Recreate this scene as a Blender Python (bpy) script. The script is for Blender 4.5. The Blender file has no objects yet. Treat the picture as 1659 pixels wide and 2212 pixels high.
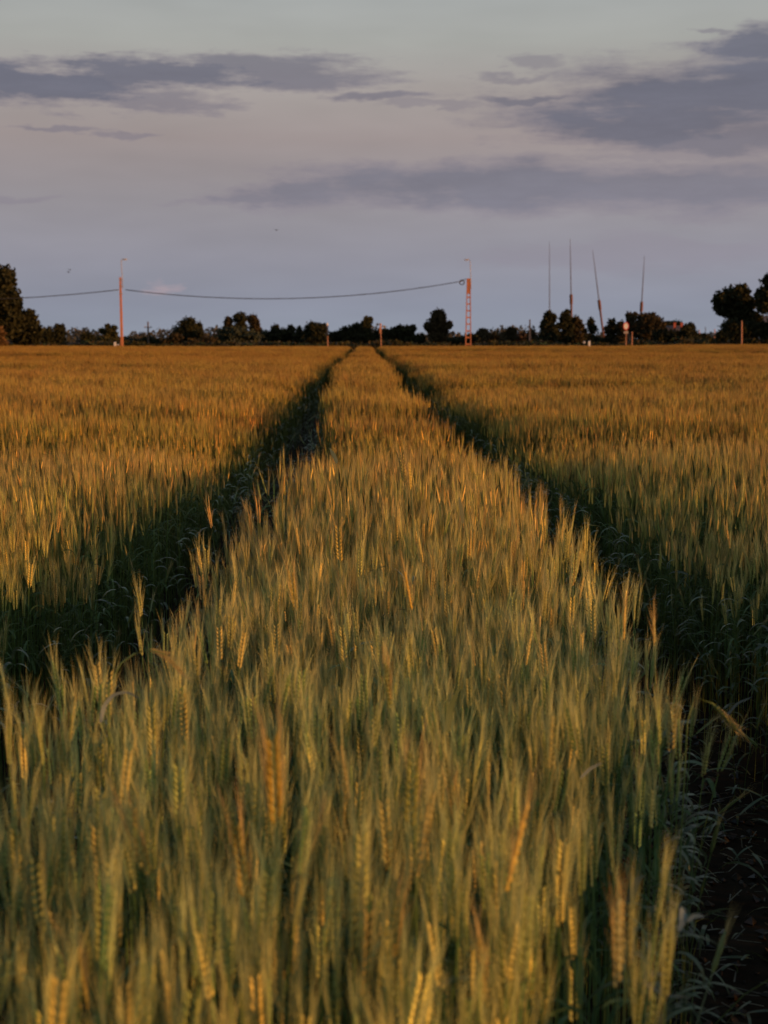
import bpy, math, random
import numpy as np
from mathutils import Vector, Matrix, Euler
random.seed(7); rng = np.random.default_rng(11)
R = math.radians
sc = bpy.context.scene
COL = sc.collection
FPX = 3072.0                      # focal length in pixels of the 1659x2212 working grid
CAM = Vector((0, 0, 1.63))

# ------------------------------------------------------------------ camera
cam_d = bpy.data.cameras.new('camera'); cam = bpy.data.objects.new('camera', cam_d); COL.objects.link(cam)
cam.location = CAM
cam_d.sensor_fit = 'VERTICAL'; cam_d.sensor_height = 36; cam_d.lens = 50
cam_d.clip_start = .05; cam_d.clip_end = 9000
cam_d.dof.use_dof = True; cam_d.dof.focus_distance = 6.0; cam_d.dof.aperture_fstop = 5.2
cam_mat = (Matrix.Rotation(R(-.79), 4, 'Z') @ Matrix.Rotation(R(90 - 6.92), 4, 'X') @ Matrix.Rotation(R(-.06), 4, 'Z'))
cam.rotation_euler = cam_mat.to_euler()
sc.camera = cam
CR = cam_mat.to_3x3()
def ray(px, py):
    return CR @ Vector(((px - 829.5) / FPX, (1106 - py) / FPX, -1))
def at(px, py, Y):                 # world point at depth Y seen at that place in the photograph
    d = ray(px, py); return CAM + d * (Y / d.y)
def X_at(px, Y): return at(px, 740, Y).x
def Z_at(px, py, Y): return at(px, py, Y).z

# ------------------------------------------------------------------ helpers
def tag(o, label=None, cat=None, group=None, kind=None):
    if label: o['label'] = label
    if cat: o['category'] = cat
    if group: o['group'] = group
    if kind: o['kind'] = kind
    return o
def empty(name, loc, label=None, cat=None, group=None, rz=0):
    o = bpy.data.objects.new(name, None); COL.objects.link(o); o.location = loc; o.rotation_euler = (0, 0, rz)
    return tag(o, label, cat, group)

class MB:
    """collects vertices, faces and a colour per vertex"""
    def __init__(s): s.v = []; s.f = []; s.c = []; s.n = 0
    def add(s, verts, faces, col=(1, 1, 1)):
        verts = np.asarray(verts, float).reshape(-1, 3)
        s.v.append(verts)
        for f in faces: s.f.append([i + s.n for i in f])
        c = np.asarray(col, float)
        if c.ndim == 1: c = np.tile(c[:3], (len(verts), 1))
        s.c.append(c); s.n += len(verts)
    def tube(s, pts, rad, col=(1, 1, 1), k=6, cap=True, rot=0):
        pts = np.asarray(pts, float); n = len(pts)
        rad = np.full(n, rad) if np.isscalar(rad) else np.asarray(rad, float)
        V = []
        t = np.gradient(pts, axis=0); t /= np.linalg.norm(t, axis=1)[:, None] + 1e-12
        ref = np.array([1., 0, 0]) if abs(t[0][0]) < .8 else np.array([0, 1., 0])
        for i in range(n):
            a = np.cross(t[i], ref); a /= np.linalg.norm(a) + 1e-12; b = np.cross(t[i], a)
            for j in range(k):
                w = rot + 2 * math.pi * j / k
                V.append(pts[i] + rad[i] * (math.cos(w) * a + math.sin(w) * b))
        F = [[i*k+j, i*k+(j+1) % k, (i+1)*k+(j+1) % k, (i+1)*k+j] for i in range(n-1) for j in range(k)]
        if cap: F += [list(range(k))[::-1], [(n-1)*k+j for j in range(k)]]
        cc = col
        if np.ndim(col) == 2: cc = np.repeat(np.asarray(col, float), k, axis=0)
        s.add(V, F, cc)
    def box(s, c, h, col=(1, 1, 1), M=None):
        P = np.array([[x, y, z] for x in (-1, 1) for y in (-1, 1) for z in (-1, 1)], float) * np.asarray(h)
        if M is not None: P = P @ np.array(M).T
        s.add(P + np.asarray(c), [[0,1,3,2],[4,6,7,5],[0,4,5,1],[2,3,7,6],[0,2,6,4],[1,5,7,3]], col)
    def mesh(s, name, mat, smooth=False):
        m = bpy.data.meshes.new(name)
        V = np.concatenate(s.v)
        m.from_pydata(V.tolist(), [], s.f)
        a = m.color_attributes.new('Col', 'FLOAT_COLOR', 'POINT')
        C4 = np.ones((len(V), 4), np.float32); C4[:, :3] = np.concatenate(s.c)
        a.data.foreach_set('color', C4.ravel())
        m.materials.append(mat)
        if smooth: m.polygons.foreach_set('use_smooth', [True] * len(m.polygons))
        m.update(); return m
    def build(s, name, mat, parent=None, loc=None, smooth=False):
        o = bpy.data.objects.new(name, s.mesh(name, mat, smooth)); COL.objects.link(o)
        if parent is not None: o.parent = parent
        if loc is not None: o.location = loc
        return o

def quads(mb, cen, sx, sy, cols, normal=None, tri=False):
    """many small randomly turned leaf faces"""
    n = len(cen)
    a = rng.normal(size=(n, 3)); a /= np.linalg.norm(a, axis=1)[:, None]
    b = rng.normal(size=(n, 3)); b -= (a * b).sum(1)[:, None] * a; b /= np.linalg.norm(b, axis=1)[:, None]
    sx = np.broadcast_to(sx, n)[:, None]; sy = np.broadcast_to(sy, n)[:, None]
    V = np.stack([cen - a*sx, cen + b*sy*.9 - a*sx*.1, cen + a*sx, cen - b*sy + a*sx*.15], 1).reshape(-1, 3)
    F = [[4*i, 4*i+1, 4*i+2, 4*i+3] for i in range(n)]
    mb.add(V, F, np.repeat(cols, 4, axis=0))

# ------------------------------------------------------------------ materials
def new_mat(name):
    m = bpy.data.materials.new(name); m.use_nodes = True; nt = m.node_tree; nt.nodes.clear()
    return m, nt, nt.nodes, nt.links
def plant_mat(name, rough=.55, trans=.3, spec=.3, scale=.35, amt=.35, tint=(1, .9, .55), inst=True):
    m, nt, N, L = new_mat(name)
    out = N.new('ShaderNodeOutputMaterial'); p = N.new('ShaderNodeBsdfPrincipled'); tr = N.new('ShaderNodeBsdfTranslucent')
    mx = N.new('ShaderNodeMixShader'); mx.inputs[0].default_value = trans
    at_ = N.new('ShaderNodeAttribute'); at_.attribute_name = 'Col'
    geo = N.new('ShaderNodeNewGeometry'); no = N.new('ShaderNodeTexNoise'); no.inputs['Scale'].default_value = scale; no.inputs['Detail'].default_value = 4
    L.new(geo.outputs['Position'], no.inputs['Vector'])
    mr = N.new('ShaderNodeMapRange'); mr.inputs[1].default_value = .35; mr.inputs[2].default_value = .65; mr.inputs[3].default_value = 0; mr.inputs[4].default_value = amt
    L.new(no.outputs[0], mr.inputs[0])
    mc = N.new('ShaderNodeMix'); mc.data_type = 'RGBA'; mc.blend_type = 'MULTIPLY'; mc.inputs['B'].default_value = (*tint, 1)
    L.new(mr.outputs[0], mc.inputs['Factor']); L.new(at_.outputs['Color'], mc.inputs['A'])
    col = mc.outputs['Result']
    if name == 'wheat':                              # light put into the colour by distance: cool skylit green near, low-sun orange far
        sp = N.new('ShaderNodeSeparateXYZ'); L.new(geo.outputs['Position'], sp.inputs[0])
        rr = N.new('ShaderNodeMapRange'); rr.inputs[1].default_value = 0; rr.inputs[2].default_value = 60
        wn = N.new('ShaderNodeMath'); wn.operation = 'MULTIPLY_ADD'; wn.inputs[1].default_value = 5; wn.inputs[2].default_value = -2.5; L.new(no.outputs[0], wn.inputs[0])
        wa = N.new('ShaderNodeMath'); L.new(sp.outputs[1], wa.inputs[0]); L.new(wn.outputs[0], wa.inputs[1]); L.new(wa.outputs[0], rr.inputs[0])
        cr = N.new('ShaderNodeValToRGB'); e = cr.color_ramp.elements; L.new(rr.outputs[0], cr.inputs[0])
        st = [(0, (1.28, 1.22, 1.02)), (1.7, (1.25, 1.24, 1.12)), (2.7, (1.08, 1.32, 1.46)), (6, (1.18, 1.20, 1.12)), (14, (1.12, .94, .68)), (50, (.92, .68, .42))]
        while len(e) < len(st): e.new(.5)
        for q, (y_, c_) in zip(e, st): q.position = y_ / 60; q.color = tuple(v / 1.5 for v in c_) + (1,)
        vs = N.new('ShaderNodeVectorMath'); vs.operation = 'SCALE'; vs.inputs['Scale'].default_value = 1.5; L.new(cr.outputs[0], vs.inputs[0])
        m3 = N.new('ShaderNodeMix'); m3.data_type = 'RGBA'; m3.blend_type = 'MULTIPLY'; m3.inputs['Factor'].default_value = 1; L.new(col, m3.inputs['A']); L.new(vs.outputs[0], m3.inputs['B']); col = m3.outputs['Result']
    if inst:
        oi = N.new('ShaderNodeObjectInfo'); hv = N.new('ShaderNodeHueSaturation')
        m1 = N.new('ShaderNodeMapRange'); m1.inputs[3].default_value = .485; m1.inputs[4].default_value = .515
        m2 = N.new('ShaderNodeMapRange'); m2.inputs[3].default_value = .75; m2.inputs[4].default_value = 1.2
        L.new(oi.outputs['Random'], m1.inputs[0]); L.new(oi.outputs['Random'], m2.inputs[0])
        L.new(m1.outputs[0], hv.inputs['Hue']); L.new(m2.outputs[0], hv.inputs['Value']); L.new(col, hv.inputs['Color']); col = hv.outputs[0]
    L.new(col, p.inputs['Base Color']); L.new(col, tr.inputs['Color'])
    p.inputs['Roughness'].default_value = rough; p.inputs['Specular IOR Level'].default_value = spec
    L.new(p.outputs[0], mx.inputs[1]); L.new(tr.outputs[0], mx.inputs[2]); L.new(mx.outputs[0], out.inputs[0])
    return m
def solid_mat(name, c1, c2, scale=3, rough=.8, metal=0, bump=.3, stretch=(1, 1, 1), spec=.5):
    m, nt, N, L = new_mat(name)
    out = N.new('ShaderNodeOutputMaterial'); p = N.new('ShaderNodeBsdfPrincipled')
    tc = N.new('ShaderNodeTexCoord'); mp = N.new('ShaderNodeMapping'); mp.inputs['Scale'].default_value = stretch
    no = N.new('ShaderNodeTexNoise'); no.inputs['Scale'].default_value = scale; no.inputs['Detail'].default_value = 8; no.inputs['Roughness'].default_value = .65
    L.new(tc.outputs['Object'], mp.inputs[0]); L.new(mp.outputs[0], no.inputs['Vector'])
    cr = N.new('ShaderNodeValToRGB'); cr.color_ramp.elements[0].position = .35; cr.color_ramp.elements[1].position = .68
    cr.color_ramp.elements[0].color = (*c1, 1); cr.color_ramp.elements[1].color = (*c2, 1)
    L.new(no.outputs[0], cr.inputs[0]); L.new(cr.outputs[0], p.inputs['Base Color'])
    b = N.new('ShaderNodeBump'); b.inputs['Strength'].default_value = bump; b.inputs['Distance'].default_value = .02
    L.new(no.outputs[0], b.inputs['Height']); L.new(b.outputs[0], p.inputs['Normal'])
    p.inputs['Roughness'].default_value = rough; p.inputs['Metallic'].default_value = metal; p.inputs['Specular IOR Level'].default_value = spec
    L.new(p.outputs[0], out.inputs[0]); return m

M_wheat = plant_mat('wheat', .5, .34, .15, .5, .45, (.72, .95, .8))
M_blade = plant_mat('wheat_blade', .38, .25, .55, .6, .2, (.8, .9, 1), inst=False)
M_ear = plant_mat('wheat_ear_single', .5, .3, .3, 9, .35, (.95, .8, .6), inst=False)
M_leaf = plant_mat('tree_foliage', .7, .12, .15, .25, .45, (.7, .7, .6), inst=False)
M_scrub = plant_mat('scrub', .75, .12, .1, .12, .5, (1, .75, .5), inst=False)
M_bark = solid_mat('bark', (.03, .022, .015), (.09, .065, .045), 6, .95)
M_soil = solid_mat('soil', (.014, .010, .007), (.042, .031, .021), 5, 1.0, bump=.8, spec=.05)
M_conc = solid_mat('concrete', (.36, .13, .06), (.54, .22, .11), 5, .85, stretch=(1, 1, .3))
M_wood = solid_mat('dark_wood', (.06, .04, .03), (.14, .10, .07), 5, .9)
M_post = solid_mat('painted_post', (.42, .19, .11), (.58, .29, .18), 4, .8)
M_galv = solid_mat('galvanised', (.26, .22, .2), (.42, .37, .34), 8, .55, .3)
M_cable = solid_mat('cable_black', (.012, .012, .013), (.03, .03, .03), 8, .6)
M_white = solid_mat('white_paint', (.62, .60, .57), (.80, .78, .75), 6, .55, bump=.05)
M_red = solid_mat('red_paint', (.45, .02, .015), (.6, .04, .03), 6, .45, bump=.05)
M_black = solid_mat('black_paint', (.012, .012, .012), (.03, .03, .03), 6, .5, bump=.05)
M_steel = solid_mat('mast_steel', (.05, .04, .04), (.10, .085, .08), 5, .7, .2)
M_rust = solid_mat('mast_rust', (.10, .04, .025), (.20, .08, .05), 5, .8, .1)
M_wall = solid_mat('plaster', (.13, .12, .12), (.22, .20, .20), 3, .9)
M_roof = solid_mat('roof_tile', (.07, .055, .06), (.13, .10, .11), 3, .9, stretch=(1, 4, 1))
M_brick = solid_mat('chimney_brick', (.30, .07, .05), (.45, .12, .08), 9, .85)
M_asph = solid_mat('asphalt', (.035, .035, .036), (.06, .06, .06), 9, .9)
M_bird = solid_mat('bird_dark', (.015, .014, .013), (.04, .035, .03), 9, .8)

# ------------------------------------------------------------------ light
SUN_EL, SUN_DIR = R(5.0), Vector((.90, -.42, 0)).normalized()
sun_az = math.atan2(SUN_DIR.x, SUN_DIR.y)
w = bpy.data.worlds.new('World'); sc.world = w; w.use_nodes = True
nt = w.node_tree; N = nt.nodes; L = nt.links; N.clear()
def mth(op, a, b=None, c=None, clamp=False):
    n = N.new('ShaderNodeMath'); n.operation = op; n.use_clamp = clamp
    for i, q in enumerate((a, b, c)):
        if q is None: continue
        if isinstance(q, (int, float)): n.inputs[i].default_value = q
        else: L.new(q, n.inputs[i])
    return n.outputs[0]
out = N.new('ShaderNodeOutputWorld'); bg = N.new('ShaderNodeBackground'); L.new(bg.outputs[0], out.inputs[0])
bg.inputs[1].default_value = .15
sky = N.new('ShaderNodeTexSky'); sky.sky_type = 'NISHITA'; sky.sun_disc = False
sky.sun_elevation = SUN_EL; sky.sun_rotation = sun_az; sky.dust_density = 2.0
tc = N.new('ShaderNodeTexCoord'); sx = N.new('ShaderNodeSeparateXYZ'); L.new(tc.outputs['Generated'], sx.inputs[0])
AZ = mth('ARCTAN2', sx.outputs[0], sx.outputs[1]); EL = mth('ARCSINE', sx.outputs[2])
def ramp(fac, stops):
    r = N.new('ShaderNodeValToRGB'); e = r.color_ramp.elements
    e[0].position, e[0].color = stops[0][0], (*stops[0][1], 1); e[1].position, e[1].color = stops[-1][0], (*stops[-1][1], 1)
    for p_, c_ in stops[1:-1]:
        q = e.new(p_); q.color = (*c_, 1)
    L.new(fac, r.inputs[0]); return r.outputs[0]
def s2l(r_, g_, b_): return tuple(((c / 255 + .055) / 1.055) ** 2.4 if c > 10 else c / 3300 for c in (r_, g_, b_))
elpos = mth('DIVIDE', EL, .26, clamp=True)
def EP(py): return max(0, math.asin(ray(800, py).normalized().z) / .26)
base = ramp(elpos, [(0, s2l(142, 149, 163)), (EP(660), s2l(142, 146, 161)), (EP(560), s2l(146, 145, 156)), (EP(430), s2l(152, 147, 152)),
                    (EP(300), s2l(159, 148, 147)), (EP(190), s2l(163, 156, 153)), (EP(90), s2l(165, 166, 162)), (.99, s2l(164, 170, 172))])
# stretched noise in (azimuth, elevation)
def comb(kx, kz, seed):
    c = N.new('ShaderNodeCombineXYZ'); L.new(mth('MULTIPLY', AZ, kx), c.inputs[0]); L.new(mth('MULTIPLY', EL, kz), c.inputs[1]); c.inputs[2].default_value = seed; return c.outputs[0]
def noise(vec, scale, detail=6, rough=.6):
    n = N.new('ShaderNodeTexNoise'); n.inputs['Scale'].default_value = scale; n.inputs['Detail'].default_value = detail; n.inputs['Roughness'].default_value = rough
    L.new(vec, n.inputs['Vector']); return n.outputs[0]
n1 = noise(comb(1, 5, 3.1), 9, 8, .68); n2 = noise(comb(1, 2.6, 8.4), 26, 5, .6); n3 = noise(comb(1, 4, 5.5), 5, 3)
n4 = noise(comb(1, 9, 2.2), 16, 6, .7)
nz = mth('ADD', mth('ADD', mth('MULTIPLY', mth('SUBTRACT', n1, .5), 4.2), mth('MULTIPLY', mth('SUBTRACT', n2, .5), 1.6)), mth('MULTIPLY', mth('SUBTRACT', n4, .5), 2.2))
AZw = mth('ADD', AZ, mth('MULTIPLY', mth('SUBTRACT', n2, .5), .07)); ELw = mth('ADD', EL, mth('MULTIPLY', mth('SUBTRACT', noise(comb(1, 3, 12.), 14, 4, .6), .5), .032))
clouds = [  # place in the sky (px,py), half sizes, strength, edge noise
 (60,180,340,50,1,.9), (330,165,320,36,.95,1), (560,155,300,40,.8,1), (300,212,210,20,.65,1), (700,163,170,18,.55,1),
 (800,214,130,13,.75,.9), (930,235,150,9,.4,1), (90,282,120,9,.6,1), (245,297,80,8,.55,1), (30,431,95,12,.45,.8),
 (1030,402,560,58,.95,.4), (640,416,180,42,.9,.45), (545,430,90,22,.8,.5), (1450,408,460,64,.9,.35), (460,446,90,8,.35,1),
 (1560,200,480,80,1,.5), (1420,265,380,52,1,.45), (1680,100,130,48,1,.6), (1600,300,330,38,.85,.5), (1170,216,150,13,.85,.9), (1130,160,130,9,.5,1),
 (1180,130,60,14,.45,1), (1520,73,60,8,.55,.9), (1120,268,90,7,.5,1), (1420,340,400,14,.3,1), (1400,545,420,38,.28,.6), (1000,480,700,10,-.0,1)]
dens = None
for (px, py, rx, ry, st, en) in clouds:
    if st <= 0: continue
    d_ = ray(px, py).normalized(); a0 = math.atan2(d_.x, d_.y); e0 = math.asin(d_.z)
    dx = mth('MULTIPLY', mth('SUBTRACT', AZw, a0), FPX / rx); dy = mth('MULTIPLY', mth('SUBTRACT', ELw, e0), FPX / ry)
    d = mth('SQRT', mth('ADD', mth('MULTIPLY', dx, dx), mth('MULTIPLY', dy, dy)))
    v = mth('ADD', mth('SUBTRACT', 1, d), mth('MULTIPLY', nz, .62 * en))
    mr = N.new('ShaderNodeMapRange'); mr.interpolation_type = 'SMOOTHSTEP'; L.new(v, mr.inputs[0])
    mr.inputs[1].default_value = -.16; mr.inputs[2].default_value = .62; mr.inputs[3].default_value = 0; mr.inputs[4].default_value = st
    v = mr.outputs[0]
    dens = v if dens is None else mth('MAXIMUM', dens, v)
# clouds over the rest of the sky, outside this view
gen = noise(comb(.6, 2.2, 1.7), 4, 7, .6)
gm = N.new('ShaderNodeMapRange'); gm.interpolation_type = 'SMOOTHSTEP'; L.new(gen, gm.inputs[0]); gm.inputs[1].default_value = .5; gm.inputs[2].default_value = .66; gm.inputs[4].default_value = .8
azabs = mth('ABSOLUTE', mth('SUBTRACT', AZ, .014)); off = N.new('ShaderNodeMapRange'); L.new(azabs, off.inputs[0]); off.inputs[1].default_value = .30; off.inputs[2].default_value = .5
dens = mth('MAXIMUM', dens, mth('MULTIPLY', gm.outputs[0], off.outputs[0]))
cloudcol = ramp(elpos, [(0, s2l(128, 132, 150)), (EP(540), s2l(134, 133, 148)), (EP(400), s2l(124, 123, 135)), (EP(300), s2l(114, 113, 125)), (EP(170), s2l(111, 112, 125)), (.99, s2l(120, 122, 131))])
pd = ray(333, 622).normalized(); pa, pe = math.atan2(pd.x, pd.y), math.asin(pd.z)
# thin cloud margins catch a dusty pink
def mixc(f, a, b, mode='MIX'):
    m = N.new('ShaderNodeMix'); m.data_type = 'RGBA'; m.blend_type = mode
    for nm, q in (('Factor', f), ('A', a), ('B', b)):
        if isinstance(q, (int, float)): m.inputs[nm].default_value = q
        elif isinstance(q, tuple): m.inputs[nm].default_value = (*q, 1)
        else: L.new(q, m.inputs[nm])
    return m.outputs['Result']
var = mth('ADD', mth('MULTIPLY', mth('SUBTRACT', n3, .5), .35), 1.0)
vm = N.new('ShaderNodeVectorMath'); vm.operation = 'SCALE'; L.new(cloudcol, vm.inputs[0]); L.new(mth('ADD', mth('MULTIPLY', mth('SUBTRACT', n1, .5), .5), 1.0), vm.inputs['Scale'])
vb = N.new('ShaderNodeVectorMath'); vb.operation = 'SCALE'; L.new(base, vb.inputs[0]); L.new(var, vb.inputs['Scale'])
thin = mth('MULTIPLY', mth('MULTIPLY', dens, mth('SUBTRACT', 1, dens)), 1.6)
c = mixc(dens, vb.outputs[0], vm.outputs[0])
c = mixc(mth('MULTIPLY', thin, .4, clamp=True), c, s2l(158, 142, 150))
px_ = mth('MULTIPLY', mth('SUBTRACT', AZw, pa), FPX / 34); py_ = mth('MULTIPLY', mth('SUBTRACT', ELw, pe), FPX / 18)
pv = mth('SUBTRACT', 1, mth('SQRT', mth('ADD', mth('MULTIPLY', px_, px_), mth('MULTIPLY', py_, py_))), clamp=True)
c = mixc(mth('MULTIPLY', pv, .8, clamp=True), c, s2l(172, 155, 162))
hi = N.new('ShaderNodeMapRange'); L.new(EL, hi.inputs[0]); hi.inputs[1].default_value = .24; hi.inputs[2].default_value = .7
sc10 = N.new('ShaderNodeVectorMath'); sc10.operation = 'SCALE'; L.new(c, sc10.inputs[0]); sc10.inputs['Scale'].default_value = 1 / .15
skb = N.new('ShaderNodeVectorMath'); skb.operation = 'SCALE'; L.new(sky.outputs[0], skb.inputs[0]); skb.inputs['Scale'].default_value = 1.5
fin = mixc(hi.outputs[0], sc10.outputs[0], skb.outputs[0])
L.new(fin, bg.inputs[0])

sd = bpy.data.lights.new('sun', 'SUN'); sd.energy = 5.0; sd.angle = R(.6); sd.color = (1, .43, .12)
so = bpy.data.objects.new('sun', sd); COL.objects.link(so)
dirv = Vector((SUN_DIR.x * math.cos(SUN_EL), SUN_DIR.y * math.cos(SUN_EL), math.sin(SUN_EL)))
so.rotation_euler = dirv.to_track_quat('Z', 'Y').to_euler(); so.location = (40, -30, 30)

# ------------------------------------------------------------------ terrain
def sstep(a, b, x): t = np.clip((x - a) / (b - a), 0, 1); return t * t * (3 - 2 * t)
def hz(x, y):
    x = np.asarray(x, float); y = np.asarray(y, float)
    k = sstep(22, 48, y) * (1 - sstep(150, 175, y))
    u = y + .25 * x
    return k * (.085 * np.sin(u / 5.2 + .6) + .06 * np.sin(u / 9.5 + x * .04 + 2.0) + .035 * np.sin(x * .13 + y * .05))
def edge_y(x): return 140 + (x + 38) * .27          # far edge of the crop
xs = np.unique(np.concatenate([np.linspace(-70, 70, 141), np.geomspace(70, 3500, 22), -np.geomspace(70, 3500, 22)]))
ys = np.unique(np.concatenate([np.linspace(-20, 200, 221), np.geomspace(200, 4500, 24), -np.geomspace(20, 1500, 12)]))
gx, gy = np.meshgrid(xs, ys); gz = hz(gx, gy)
mb = MB(); nx, ny = len(xs), len(ys)
mb.add(np.stack([gx, gy, gz], -1).reshape(-1, 3), [[j*nx+i, j*nx+i+1, (j+1)*nx+i+1, (j+1)*nx+i] for j in range(ny-1) for i in range(nx-1)])
tag(mb.build('ground', M_soil, smooth=True), kind='structure')
# country road beyond the crop
mb = MB(); rd = []
for x in np.linspace(-400, 400, 41):
    y0 = edge_y(x) + 9; rd += [(x, y0, .02), (x, y0 + 6.5, .02)]
mb.add(rd, [[2*i, 2*i+2, 2*i+3, 2*i+1] for i in range(40)])
tag(mb.build('road', M_asph), kind='structure')

# ------------------------------------------------------------------ wheat
def spline(tab):
    tab = sorted(tab); a = np.array(tab); return lambda d: np.interp(d, a[:, 0], a[:, 1])
S_L = spline([(1, -1.05), (2, -.95), (2.9, -.74), (3.12, -.68), (3.76, -.63), (4.73, -.56), (6.5, -.5), (9, -.475), (14.3, -.5), (25, -.62), (36, -.70), (60, -.68), (100, -.62), (200, -.6)])
S_R = spline([(1, .18), (1.62, .27), (1.89, .34), (2.25, .44), (2.76, .58), (3.34, .72), (4, .78), (4.46, .77), (6.9, .82), (11, .83), (18.9, .72), (35, .66), (51, .68), (100, .68), (200, .68)])
B_L = spline([(1, -1.6), (2, -1.45), (3, -1.3), (4.63, -1.17), (5.75, -1.07), (7.8, -1.0), (12.5, -1.02), (23.5, -1.07), (38, -1.1), (60, -1.2), (100, -1.22), (200, -1.22)])
B_R = spline([(1, 1.15), (2.2, 1.3), (4, 1.46), (5.5, 1.5), (6.7, 1.42), (9.3, 1.33), (16.3, 1.27), (35, 1.2), (60, 1.22), (100, 1.28), (200, 1.28)])

GOLD = np.array((.47, .37, .12)); GREENEAR = np.array((.22, .29, .10)); AWN = np.array((.54, .43, .18)); STEM = np.array((.12, .18, .06)); BLADE = np.array((.095, .135, .06))
def curve_pts(h, lean, phi, n, bend=1.0):
    t = np.linspace(0, 1, n)
    r_ = lean * (t ** 2.2) * h * bend
    return np.stack([np.cos(phi) * r_, np.sin(phi) * r_, h * t * (1 - .25 * lean * t)], 1)
def leaf_strip(mb, p0, phi, up, length, width, droop, col, seg=6, twist=.0):
    """arching blade"""
    d = np.array([math.cos(phi), math.sin(phi), 0]); s = np.array([-math.sin(phi), math.cos(phi), 0])
    V = []; p = np.array(p0, float); ang = up
    for i in range(seg + 1):
        t = i / seg
        wd = width * (.55 + .45 * min(1, t * 4)) * (1 - t ** 2.4) * .5 + .0004
        n_ = -math.sin(ang) * d + math.cos(ang) * np.array([0, 0, 1])
        tw = twist * t; sv = s * math.cos(tw) + n_ * math.sin(tw)
        V += [p - sv * wd, p + sv * wd]
        p = p + (d * math.cos(ang) + np.array([0, 0, 1]) * math.sin(ang)) * length / seg
        ang -= droop / seg * (1 + t)
    mb.add(V, [[2*i, 2*i+1, 2*i+3, 2*i+2] for i in range(seg)], col)
def ear(mb, p, axis, L_, col, lod, awn_mb=None, awn_n=16, awn_l=.06, awn_w=.0008):
    axis = axis / np.linalg.norm(axis); a = np.cross(axis, [.3, 1, .2]); a /= np.linalg.norm(a); b = np.cross(axis, a)
    ph = rng.uniform(0, 6.28); u = math.cos(ph) * a + math.sin(ph) * b; v = np.cross(axis, u)
    aw = awn_mb or mb
    if lod == 0:
        ns = 18
        for i in range(ns):
            t = (i + .5) / ns; sgn = 1 if i % 2 else -1
            q = p + axis * L_ * t
            k_ = L_ / .085; wd = .0042 * min(k_, 1.5) * (1 - .55 * abs(t - .4) ** 1.3 * 2 * .6)
            outd = axis * .9 + u * sgn * .34
            outd /= np.linalg.norm(outd); ln = .0145 * k_
            c0 = q + u * sgn * .0028; tip = c0 + outd * ln; mid = c0 + outd * ln * .42
            side = np.cross(outd, v); side /= np.linalg.norm(side)
            cc = col * rng.uniform(.8, 1.2)
            mb.add([c0, mid + v*wd*.95, mid + side*wd*.8, mid - v*wd*.95, mid - side*wd*.8, tip],
                   [[0,1,2],[0,2,3],[0,3,4],[0,4,1],[5,2,1],[5,3,2],[5,4,3],[5,1,4]], cc)
            for _ in range(2):
                dr = axis + u * sgn * rng.uniform(.02, .22) + v * rng.normal(0, .09)
                dr /= np.linalg.norm(dr); L2 = awn_l * rng.uniform(.75, 1.25)
                sd = np.cross(dr, rng.normal(size=3)); sd /= np.linalg.norm(sd)
                bnd = rng.normal(0, .006, 3)
                aw.add([tip - sd*awn_w*.6, tip + sd*awn_w*.6, tip + dr*L2*.5 + bnd*.3 + sd*awn_w*.45, tip + dr*L2*.5 + bnd*.3 - sd*awn_w*.45, tip + dr*L2 + bnd],
                       [[0,1,2,3],[3,2,4]], AWN * rng.uniform(.75, 1.2))
    else:
        k = 4 if lod == 1 else 3
        seg = 6 if lod == 1 else 3
        rr = {1: .0048, 2: .0058, 3: .008}[lod]
        ts = np.linspace(0, 1, seg); rad = rr * np.array([.55, 1, .85, 1, .8, .25] if seg == 6 else [.7, 1, .25])
        mb.tube(p + axis * L_ * ts[:, None], rad, col, k, cap=False, rot=rng.uniform(0, 6))
        na = {1: 24, 2: 13, 3: 8}[lod]; aww = {1: .0006, 2: .0013, 3: .003}[lod]
        for i in range(na):
            t = (i + .3) / na; ph = rng.uniform(0, 6.28)
            q = p + axis * L_ * t
            dr = axis + (u * math.cos(ph) + v * math.sin(ph)) * rng.uniform(.04, .22); dr /= np.linalg.norm(dr)
            sd = np.cross(dr, rng.normal(size=3)); sd /= np.linalg.norm(sd); L2 = awn_l * rng.uniform(.8, 1.25) + .012
            mb.add([q - sd*aww, q + sd*aww, q + dr*L2], [[0, 1, 2]], AWN * rng.uniform(.7, 1.15))
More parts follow.
